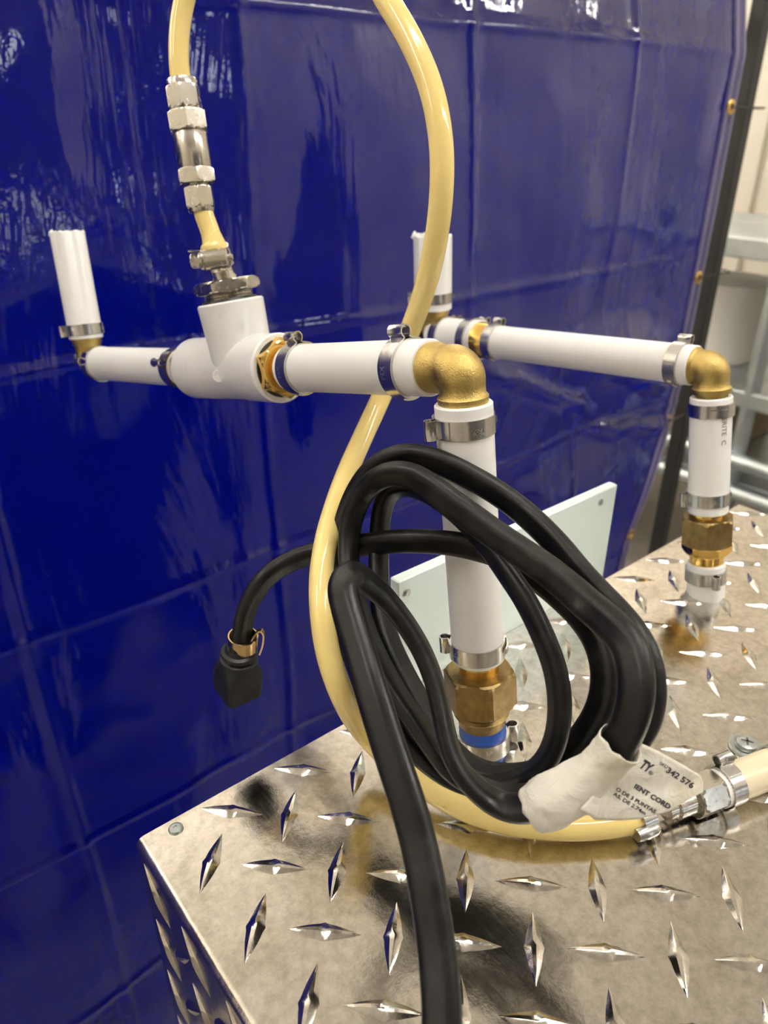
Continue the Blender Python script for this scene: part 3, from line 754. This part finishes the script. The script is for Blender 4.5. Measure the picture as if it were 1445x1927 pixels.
# inline coupling
C0 = P(380, 400, .3625); C1 = P(341, 150, .3485); cd = (C1 - C0); CL = cd.length; cd.normalize()
cp = thing('hose_coupling', 'silver in-line hose coupling with four hex nuts on the yellow hose', 'coupling', C0)
def cseg(a, b): return C0 + cd * (CL * a), CL * (b - a)
cref = (-HEAD + RIGHT * .3)
for nm, a, b, af, tw in (('compression_nut', .03, .20, .0128, .2), ('hex_collar', .215, .335, .0168, .0), ('hex_collar', .61, .765, .0172, .1), ('compression_nut', .775, .955, .0142, .3)):
    A, LL = cseg(a, b); MB().hexnut(A, cd, LL, af, ref=cref, twist=tw).build(nm, M_NICKEL, cp, angle=22)
A, LL = cseg(.33, .615); MB().lathe(A, cd, [(0, .0077), (LL * .03, .0080), (LL * .97, .0080), (LL, .0077)], 40).build('coupling_body', M_NICKEL, cp)
A, LL = cseg(.19, .225); MB().lathe(A, cd, [(0, .0052), (LL, .0052)], 32).build('thread', M_NICKEL, cp)
A, LL = cseg(.755, .785); MB().lathe(A, cd, [(0, .0056), (LL, .0056)], 32).build('thread', M_NICKEL, cp)
A, LL = cseg(0, .045); MB().lathe(A, cd, [(0, .0050), (0, .0060), (LL * .3, .0063), (LL, .0063)], 32).build('nut_lip', M_NICKEL, cp)
A, LL = cseg(.94, 1.0); MB().lathe(A, cd, [(0, .0072), (LL * .8, .0072), (LL, .0068), (LL, .0050)], 32).build('nut_lip', M_NICKEL, cp)
# screw clamp at the barb
hcl = thing('screw_clamp', 'small steel screw clamp at the foot of the short yellow hose stub', 'clamp', HT)
kc = HT - bd * .0025
b = MB(); b.lathe(kc - bd * .0045, bd, [(0, .0067), (.0, .0074), (.009, .0074), (.009, .0067)], 40, closed=True); b.build('band', M_NICKEL, hcl)
sx = (RIGHT * .97 + UPZ * .10).normalized(); front = -HEAD
hc = kc + front * .0072
b = MB(); b.lathe(hc - sx * .0048, sx, [(0, .0042), (.0006, .0048), (.0115, .0048), (.0121, .0040)], 28); b.build('housing', M_NICKEL, hcl)
MB().lathe(hc - sx * .0068, sx, [(0, .0044), (.0014, .0047), (.0022, .0044)], 24).build('screw_flange', M_NICKEL, hcl)
MB().hexnut(hc - sx * .0112, sx, .0048, .0062).build('screw_head', M_NICKEL, hcl, angle=22)
MB().lathe(hc + sx * .0068, sx, [(0, .0018), (.0022, .0018), (.0028, .001)], 12).build('screw_tip', M_NICKEL, hcl)
MB().strip([hc + front * -.002 - sx * .004 + bd * .004, hc - sx * .008 + bd * .0048, hc - sx * .0105 + bd * .0054], front, .004, .0006).build('band_end', M_NICKEL, hcl)

# ------------------------------------------------------------------ cream pipe lying on the plate
G0 = PZ(1205, 1541, .0082); G1 = PZ(1560, 1402, .0094); gd = (G1 - G0).normalized()
cr = thing('cream_pipe', 'cream coloured thin pipe lying on the plate with a silver hex fitting', 'pipe', PZ(1400, 1480))
pipe(cr, on_line(G0, G1, 1350), on_line(G0, G1, 1540), r=.0079, m=M_CREAM, wall=.0018)
MB().lathe(on_line(G0, G1, 1362), gd, [(-.0045, .0070), (-.0042, .0079), (.002, .0079), (.0022, .0070)], 36).build('white_liner', M_PIPE, cr)
clamp(cr, on_line(G0, G1, 1366), gd, .0081, (UPZ * .8 + LEFTV * .25 + HEAD * .25).normalized(), w=.0066, es=1.1)
MB().hexnut(on_line(G0, G1, 1300), gd, (on_line(G0, G1, 1348) - on_line(G0, G1, 1300)).length, .0152, ref=(UPZ - HEAD * .5)).build('hex_fitting', M_NICKEL, cr, angle=22)
a0 = on_line(G0, G1, 1250)
MB().lathe(a0, gd, [(0, .0046), (.004, .0046), (.0045, .0056), ((on_line(G0, G1, 1304) - a0).length, .0056)], 32).build('barb', M_NICKEL, cr)
scl = MB(); scl.lathe(on_line(G0, G1, 1198), gd, [(0, .0050), (0, .0057), (.006, .0057), (.006, .0050)], 32, closed=True)
scl.build('hose_band', M_STEEL, cr)
q = on_line(G0, G1, 1190) - HEAD * .0055 - UPZ * .001
MB().lathe(q, gd, [(0, .0026), (.003, .0030), (.008, .0030), (.010, .0022)], 16).build('band_screw', M_STEEL, cr)
# saddle strap with a cross screw
ps = thing('pipe_strap', 'grey metal strap with a cross head screw beside the cream pipe', 'strap', PZ(1408, 1404))
sc = PZ(1404, 1402, .0022); sdir = (G1 - G0).normalized(); sperp = Vector((-sdir.y, sdir.x, 0)).normalized()
tabl = []
for k in range(13):
    a = math.pi * k / 12; tabl.append(sc + sperp * (.0068 * math.sin(a) * .9) + sdir * (-.0062 * math.cos(a)))
v = []; f = []
outl = [sc + sperp * (.0075 * math.cos(math.radians(t))) + sdir * (.0070 * math.sin(math.radians(t))) for t in range(-90, 91, 15)] + [sc - sperp * .010 + sdir * .007, sc - sperp * .010 - sdir * .007]
nO = len(outl)
v = [q_ + UPZ * 0 - UPZ * .0018 for q_ in outl] + [q_ for q_ in outl]
f = [tuple(reversed(range(nO))), tuple(range(nO, 2 * nO))] + [(i, (i + 1) % nO, nO + (i + 1) % nO, nO + i) for i in range(nO)]
link('tab', v, f, M_ZINC, ps)
sd = MB().lathe(sc, UPZ, [(0, .0048), (.0008, .0050), (.0018, .0044), (.0024, .0026), (.0025, .0)], 28, cap=False).build('screw', M_ZINC, ps)
for a in (.5, .5 + math.pi / 2):
    dv = Vector((math.cos(a), math.sin(a), 0)); MB().strip([sc + UPZ * .0023 - dv * .0026, sc + UPZ * .0026 - dv * .001, sc + UPZ * .0026 + dv * .001, sc + UPZ * .0023 + dv * .0026], dv.cross(UPZ), .0009, .0002).build('screw_slot', M_TRIM, sd)
pc = on_line(G0, G1, 1475); arc = []
for k in range(15):
    a = math.radians(-10 + 200 * k / 14); arc.append(Vector((pc.x, pc.y, ZT + .0088)) + sperp * (.0088 * math.cos(a)) + UPZ * (.0088 * math.sin(a)))
MB().strip(arc, sdir, .012, .0009).build('saddle', M_ZINC, ps)

# ------------------------------------------------------------------ black power cord
kr = .0047
path = [
 (836, 2120, .176), (834, 2020, .186), (832, 1927, .190), (828, 1850, .194), (818, 1760, .199), (804, 1670, .2035), (788, 1590, .208), (766, 1510, .212), (738, 1425, .217), (711, 1340, .222), (688, 1265, .227), (667, 1195, .233), (651, 1140, .238),
 (645, 1108, .241), (653, 1087, .245), (668, 1082, .249), (690, 1095, .252), (717, 1117, .255), (746, 1150, .257), (772, 1187, .258), (794, 1225, .258), (812, 1268, .257), (825, 1312, .255), (838, 1375, .251), (851, 1423, .248), (870, 1456, .246), (896, 1484, .244), (928, 1508, .242), (962, 1520, .239), (1005, 1518, .234),
 # through the paper tag and up the right side
 (1055, 1500, .228), (1105, 1468, .222), (1148, 1425, .217), (1178, 1375, .213), (1195, 1322, .211), (1197, 1265, .212), (1182, 1212, .216), (1150, 1176, .222), (1107, 1139, .230), (1065, 1102, .237), (1022, 1068, .243), (975, 1036, .249), (928, 1004, .255), (885, 972, .260), (846, 944, .264), (808, 915, .268), (770, 894, .272), (730, 893, .277), (694, 915, .284), (668, 958, .291), (657, 1010, .2935), (658, 1070, .2905), (671, 1133, .284), (690, 1190, .279), (713, 1243, .275), (749, 1309, .270), (785, 1360, .266), (815, 1405, .263), (850, 1450, .261), (900, 1482, .258), (950, 1498, .2545), (1005, 1496, .249), (1065, 1475, .243), (1130, 1440, .234), (1180, 1405, .227),
 (1210, 1372, .2235), (1225, 1318, .222), (1221, 1255, .223), (1198, 1200, .227), (1165, 1157, .234), (1128, 1118, .242), (1091, 1078, .249), (1045, 1022, .258), (994, 972, .266), (938, 929, .272), (880, 895, .2765), (822, 868, .281), (768, 857, .286), (722, 870, .292), (685, 905, .299), (657, 960, .304), (642, 1020, .305), (639, 1090, .300), (648, 1170, .291), (669, 1240, .284), (704, 1310, .277), (745, 1365, .272), (788, 1418, .269), (835, 1455, .267), (890, 1478, .266), (945, 1478, .264), (990, 1463, .261),
 (1026, 1432, .257), (1047, 1385, .253), (1053, 1325, .250), (1045, 1262, .250), (1022, 1198, .252), (989, 1131, .256), (956, 1081, .261), (920, 1030, .267), (880, 985, .273), (840, 950, .278), (800, 925, .283), (765, 916, .288), (737, 925, .294), (720, 955, .299), (714, 1010, .301), (713, 1080, .298), (717, 1140, .293), (729, 1195, .288), (747, 1240, .284), (768, 1283, .281), (792, 1325, .279), (820, 1370, .277), (855, 1420, .275), (900, 1452, .274), (955, 1462, .271), (1010, 1455, .267), (1058, 1428, .262), (1100, 1383, .257), (1130, 1330, .254), (1139, 1270, .253), (1126, 1212, .256), (1092, 1160, .262), (1045, 1115, .267), (995, 1076, .2705), (945, 1047, .274), (900, 1033, .277), (845, 1022, .280), (770, 1018, .285), (712, 1022, .294), (651, 1031, .3045), (581, 1044, .309), (538, 1061, .309), (502, 1086, .307), (477, 1120, .309), (462, 1155, .311), (455, 1195, .312), (450, 1225, .3125)]
cl = [P(*q) for q in path]
cl = [Vector((.135, -.17, ZT + .006)), Vector((.118, -.06, ZT + .0062)), Vector((.100, -.005, ZT + .010))] + cl[1:]
PER = 6
cord_line = smooth_line(spline(cl, PER), 4)
# flat three-wire cord: the section is an oval that turns as the cord twists; (control index, turn in degrees)
TW = [(0, 20), (12, 25), (16, 35), (20, 70), (24, 80), (27, 75), (31, 40), (35, 25), (40, 22), (46, 30), (50, 48), (56, 62), (64, 60), (72, 50), (78, 45), (82, 40), (92, 60), (104, 65), (112, 60), (122, 35), (130, 40), (140, 62), (152, 45), (165, 48), (172, 70), (178, 68), (184, 35), (192, 20)]
def turn(c):
    for k in range(len(TW) - 1):
        if c <= TW[k + 1][0]:
            w = (c - TW[k][0]) / (TW[k + 1][0] - TW[k][0]); return math.radians(TW[k][1] * (1 - w) + TW[k + 1][1] * w)
    return math.radians(TW[-1][1])
pw = thing('power_cord', 'coiled black rubber power cord leaning on the front white pipe', 'cord', Vector((.118, -.06, ZT)))
KA, KB, KN = .0054, .0033, 28
v = []; f = []; N = len(cord_line); mid = sum(cord_line, Vector((0, 0, 0))) / N
for i in range(N):
    t = (cord_line[min(i + 1, N - 1)] - cord_line[max(i - 1, 0)]).normalized(); w0 = (CAM - cord_line[i]).normalized()
    sd_ = t.cross(w0).normalized(); nv = sd_.cross(t).normalized(); a = turn(i / PER * len(cl) / len(path))
    wx = sd_ * math.cos(a) + nv * math.sin(a); wy = wx.cross(t)
    for k in range(KN):
        th = 2 * math.pi * k / KN; c_, s_ = math.cos(th), math.sin(th)
        e_ = .82; xx = math.copysign(abs(c_) ** e_, c_) * KA; yy_ = math.copysign(abs(s_) ** e_, s_) * KB * (1 - .10 * math.exp(-(c_ / .16) ** 2))
        v.append(cord_line[i] + wx * xx + wy * yy_)
for i in range(N - 1):
    for k in range(KN): f.append((i * KN + k, i * KN + (k + 1) % KN, (i + 1) * KN + (k + 1) % KN, (i + 1) * KN + k))
f.append(tuple(reversed(range(KN)))); f.append(tuple(range((N - 1) * KN, N * KN)))
link('cord', v, f, M_CORD, pw, angle=70)
# plug
q0 = P(450, 1218, .3125); q1 = P(447, 1302, .3262); pd = (q1 - q0).normalized(); PL = (q1 - q0).length
px_, py_ = frame(pd, (RIGHT * .62 - HEAD * .78))
plug = MB(); secs = [(-.02, .0052, .0052, 1), (.05, .0060, .0060, 1), (.07, .0074, .0074, 1), (.12, .0078, .0078, 1), (.14, .0070, .0070, 1), (.17, .0069, .0069, 1), (.19, .0080, .0080, 1), (.24, .0082, .0082, 1), (.26, .0076, .0076, 1),
        (.34, .0082, .0080, .7), (.44, .0086, .0084, .45), (.54, .0087, .0085, .32), (.80, .0085, .0083, .30), (.90, .0082, .0080, .30), (.91, .0078, .0076, .30)]
NN = 32; v = []; f = []
for t, a, bb, rd in secs:
    for k in range(NN):
        th = 2 * math.pi * k / NN; c_, s_ = math.cos(th), math.sin(th); e = rd
        x_ = math.copysign(abs(c_) ** e, c_) * a; y_ = math.copysign(abs(s_) ** e, s_) * bb
        v.append(q0 + pd * (t * PL * 1.08) + px_ * x_ + py_ * y_)
for i in range(len(secs) - 1):
    for k in range(NN): f.append((i * NN + k, i * NN + (k + 1) % NN, (i + 1) * NN + (k + 1) % NN, (i + 1) * NN + k))
f.append(tuple(reversed(range(NN)))); f.append(tuple(range((len(secs) - 1) * NN, len(secs) * NN)))
po = plug.add(v, f).build('plug', M_PLUG, pw, angle=30)
# brass spring clip round the cord end
kc = P(457, 1207, .3122); kd = pd
cb_ = MB(); x, y = frame(kd, RIGHT)
cb_.strip([kc + (x * math.cos(a) + y * math.sin(a)) * .0060 for a in [math.radians(25 + 9.2 * k) for k in range(38)]], kd, .0064, .0006)
gc = cb_.build('spring_clip', M_GOLD, pw); gc['label'] = 'gold coloured spring clip'
hk = [P(474, 1204, .308), P(482, 1192, .3065), P(490, 1186, .306), P(496, 1192, .306), P(495, 1212, .306), P(489, 1230, .306)]
MB().strip(spline(hk, 4), (-HEAD + UPZ * .2).normalized(), .0030, .0007).build('clip_hook', M_GOLD, gc)

# paper tag wrapped round the cord
TUBE = [(1002, 1524, .2320), (1030, 1510, .2295), (1065, 1491, .2255), (1105, 1462, .2210), (1140, 1430, .2170), (1168, 1398, .2130)]
tp = smooth_line(spline([P(*q) for q in TUBE], 6), 2); v = []; f = []; NT = 30; N = len(tp)
for i in range(N):
    t = (tp[min(i + 1, N - 1)] - tp[max(i - 1, 0)]).normalized(); toc = (CAM - tp[i]).normalized(); x, y = frame(t, toc)
    for k in range(NT + 1):
        a = math.radians(-200 + 345 * k / NT)
        r = .0062 + .0010 * math.sin(i * .2) + .0006 * noise.noise(Vector((i * .22, k * .30, 2))) + .0003 * noise.noise(Vector((i * .6, k * .5, 5)))
        sq = 1.15 if abs(math.sin(a)) > .7 else 1.0
        e = noise.noise(Vector((k * .5, 3, 3))) * .0006 if i in (0, N - 1) else 0
        v.append(tp[i] + x * (r * math.cos(a)) + y * (r * sq * math.sin(a)) + t * e)
W = NT + 1
for i in range(N - 1):
    for k in range(NT): f.append((i * W + k, i * W + k + 1, i * W + W + k + 1, i * W + W + k))
wrap = link('paper_tag', v, f, M_PAPER, pw, angle=60)
md = wrap.modifiers.new('thickness', 'SOLIDIFY'); md.thickness = .00025
wrap['label'] = 'torn off-white paper tag'
def dflag(u, v):
    a = (u - 1200) / 120.0; b = (v - 1470) / 70.0
    return .2205 + .0085 * a + .0035 * b + .0018 * a * a + .0007 * math.sin(a * 3.0 + b * 2.0) + .0004 * math.sin(b * 7 + a * 2)
top_e = [(1196, 1408), (1207, 1399), (1240, 1414), (1280, 1436), (1316, 1458), (1323, 1470)]
bot_e = [(1092, 1523), (1120, 1543), (1165, 1544), (1203, 1541), (1255, 1528), (1322, 1490)]
NU, NV = 26, 22
def pl_at(e, t):
    s = t * (len(e) - 1); i = min(int(s), len(e) - 2); w = s - i
    return (e[i][0] * (1 - w) + e[i + 1][0] * w, e[i][1] * (1 - w) + e[i + 1][1] * w)
v = []; f = []
for j in range(NV + 1):
    for i in range(NU + 1):
        a = pl_at(top_e, i / NU); b = pl_at(bot_e, i / NU); s = j / NV
        u, w = a[0] * (1 - s) + b[0] * s, a[1] * (1 - s) + b[1] * s
        if i == 0: u += 2.0 * noise.noise(Vector((j * .9, 1, 1)))
        v.append(P(u, w, dflag(u, w)))
for j in range(NV):
    for i in range(NU): f.append((j * (NU + 1) + i, (j + 1) * (NU + 1) + i, (j + 1) * (NU + 1) + i + 1, j * (NU + 1) + i + 1))
flag = link('tag_flap', v, f, M_PAPER, wrap, angle=60)
md = flag.modifiers.new('thickness', 'SOLIDIFY'); md.thickness = .00025; md.offset = 0
def flag_text(body, u0, v0, u1, v1, hpx, bold=0.0, shear=0.0):
    vv, ff = text_mesh(body, 1.0, bold, shear); w = max(q.x for q in vv); h = .72
    du, dv = u1 - u0, v1 - v0; Ln = math.hypot(du, dv); ex = (du / Ln, dv / Ln); ey = (ex[1], -ex[0]); ey = (ex[1] * 1.0, -ex[0] * 1.0)
    out = []
    for q in vv:
        a = q.x / w * Ln; b = q.y / h * hpx
        u = u0 + ex[0] * a + ey[0] * b; w_ = v0 + ex[1] * a + ey[1] * b
        out.append(P(u, w_, dflag(u, w_) - .00035))
    link('tag_print', out, ff, M_INK, wrap, smooth=False)
flag_text('SKU', 1240, 1438, 1254, 1446.5, 6, .01)
flag_text('342 576', 1252, 1452, 1302, 1484, 11, 0.0325)
flag_text('TY', 1202, 1443, 1223, 1456, 18, .05, .25)
flag_text('\u00ae', 1219, 1455, 1227, 1460, 7, .01)
flag_text('IENT CORD', 1192, 1482, 1259, 1523, 9, 0.039)
flag_text('O DE 3 PUNTAS', 1158, 1487, 1232, 1531, 7, 0.026000000000000002)
flag_text('AS, DE 2.74m', 1153, 1496, 1213, 1534, 7, 0.026000000000000002)

bpy.context.view_layer.update()
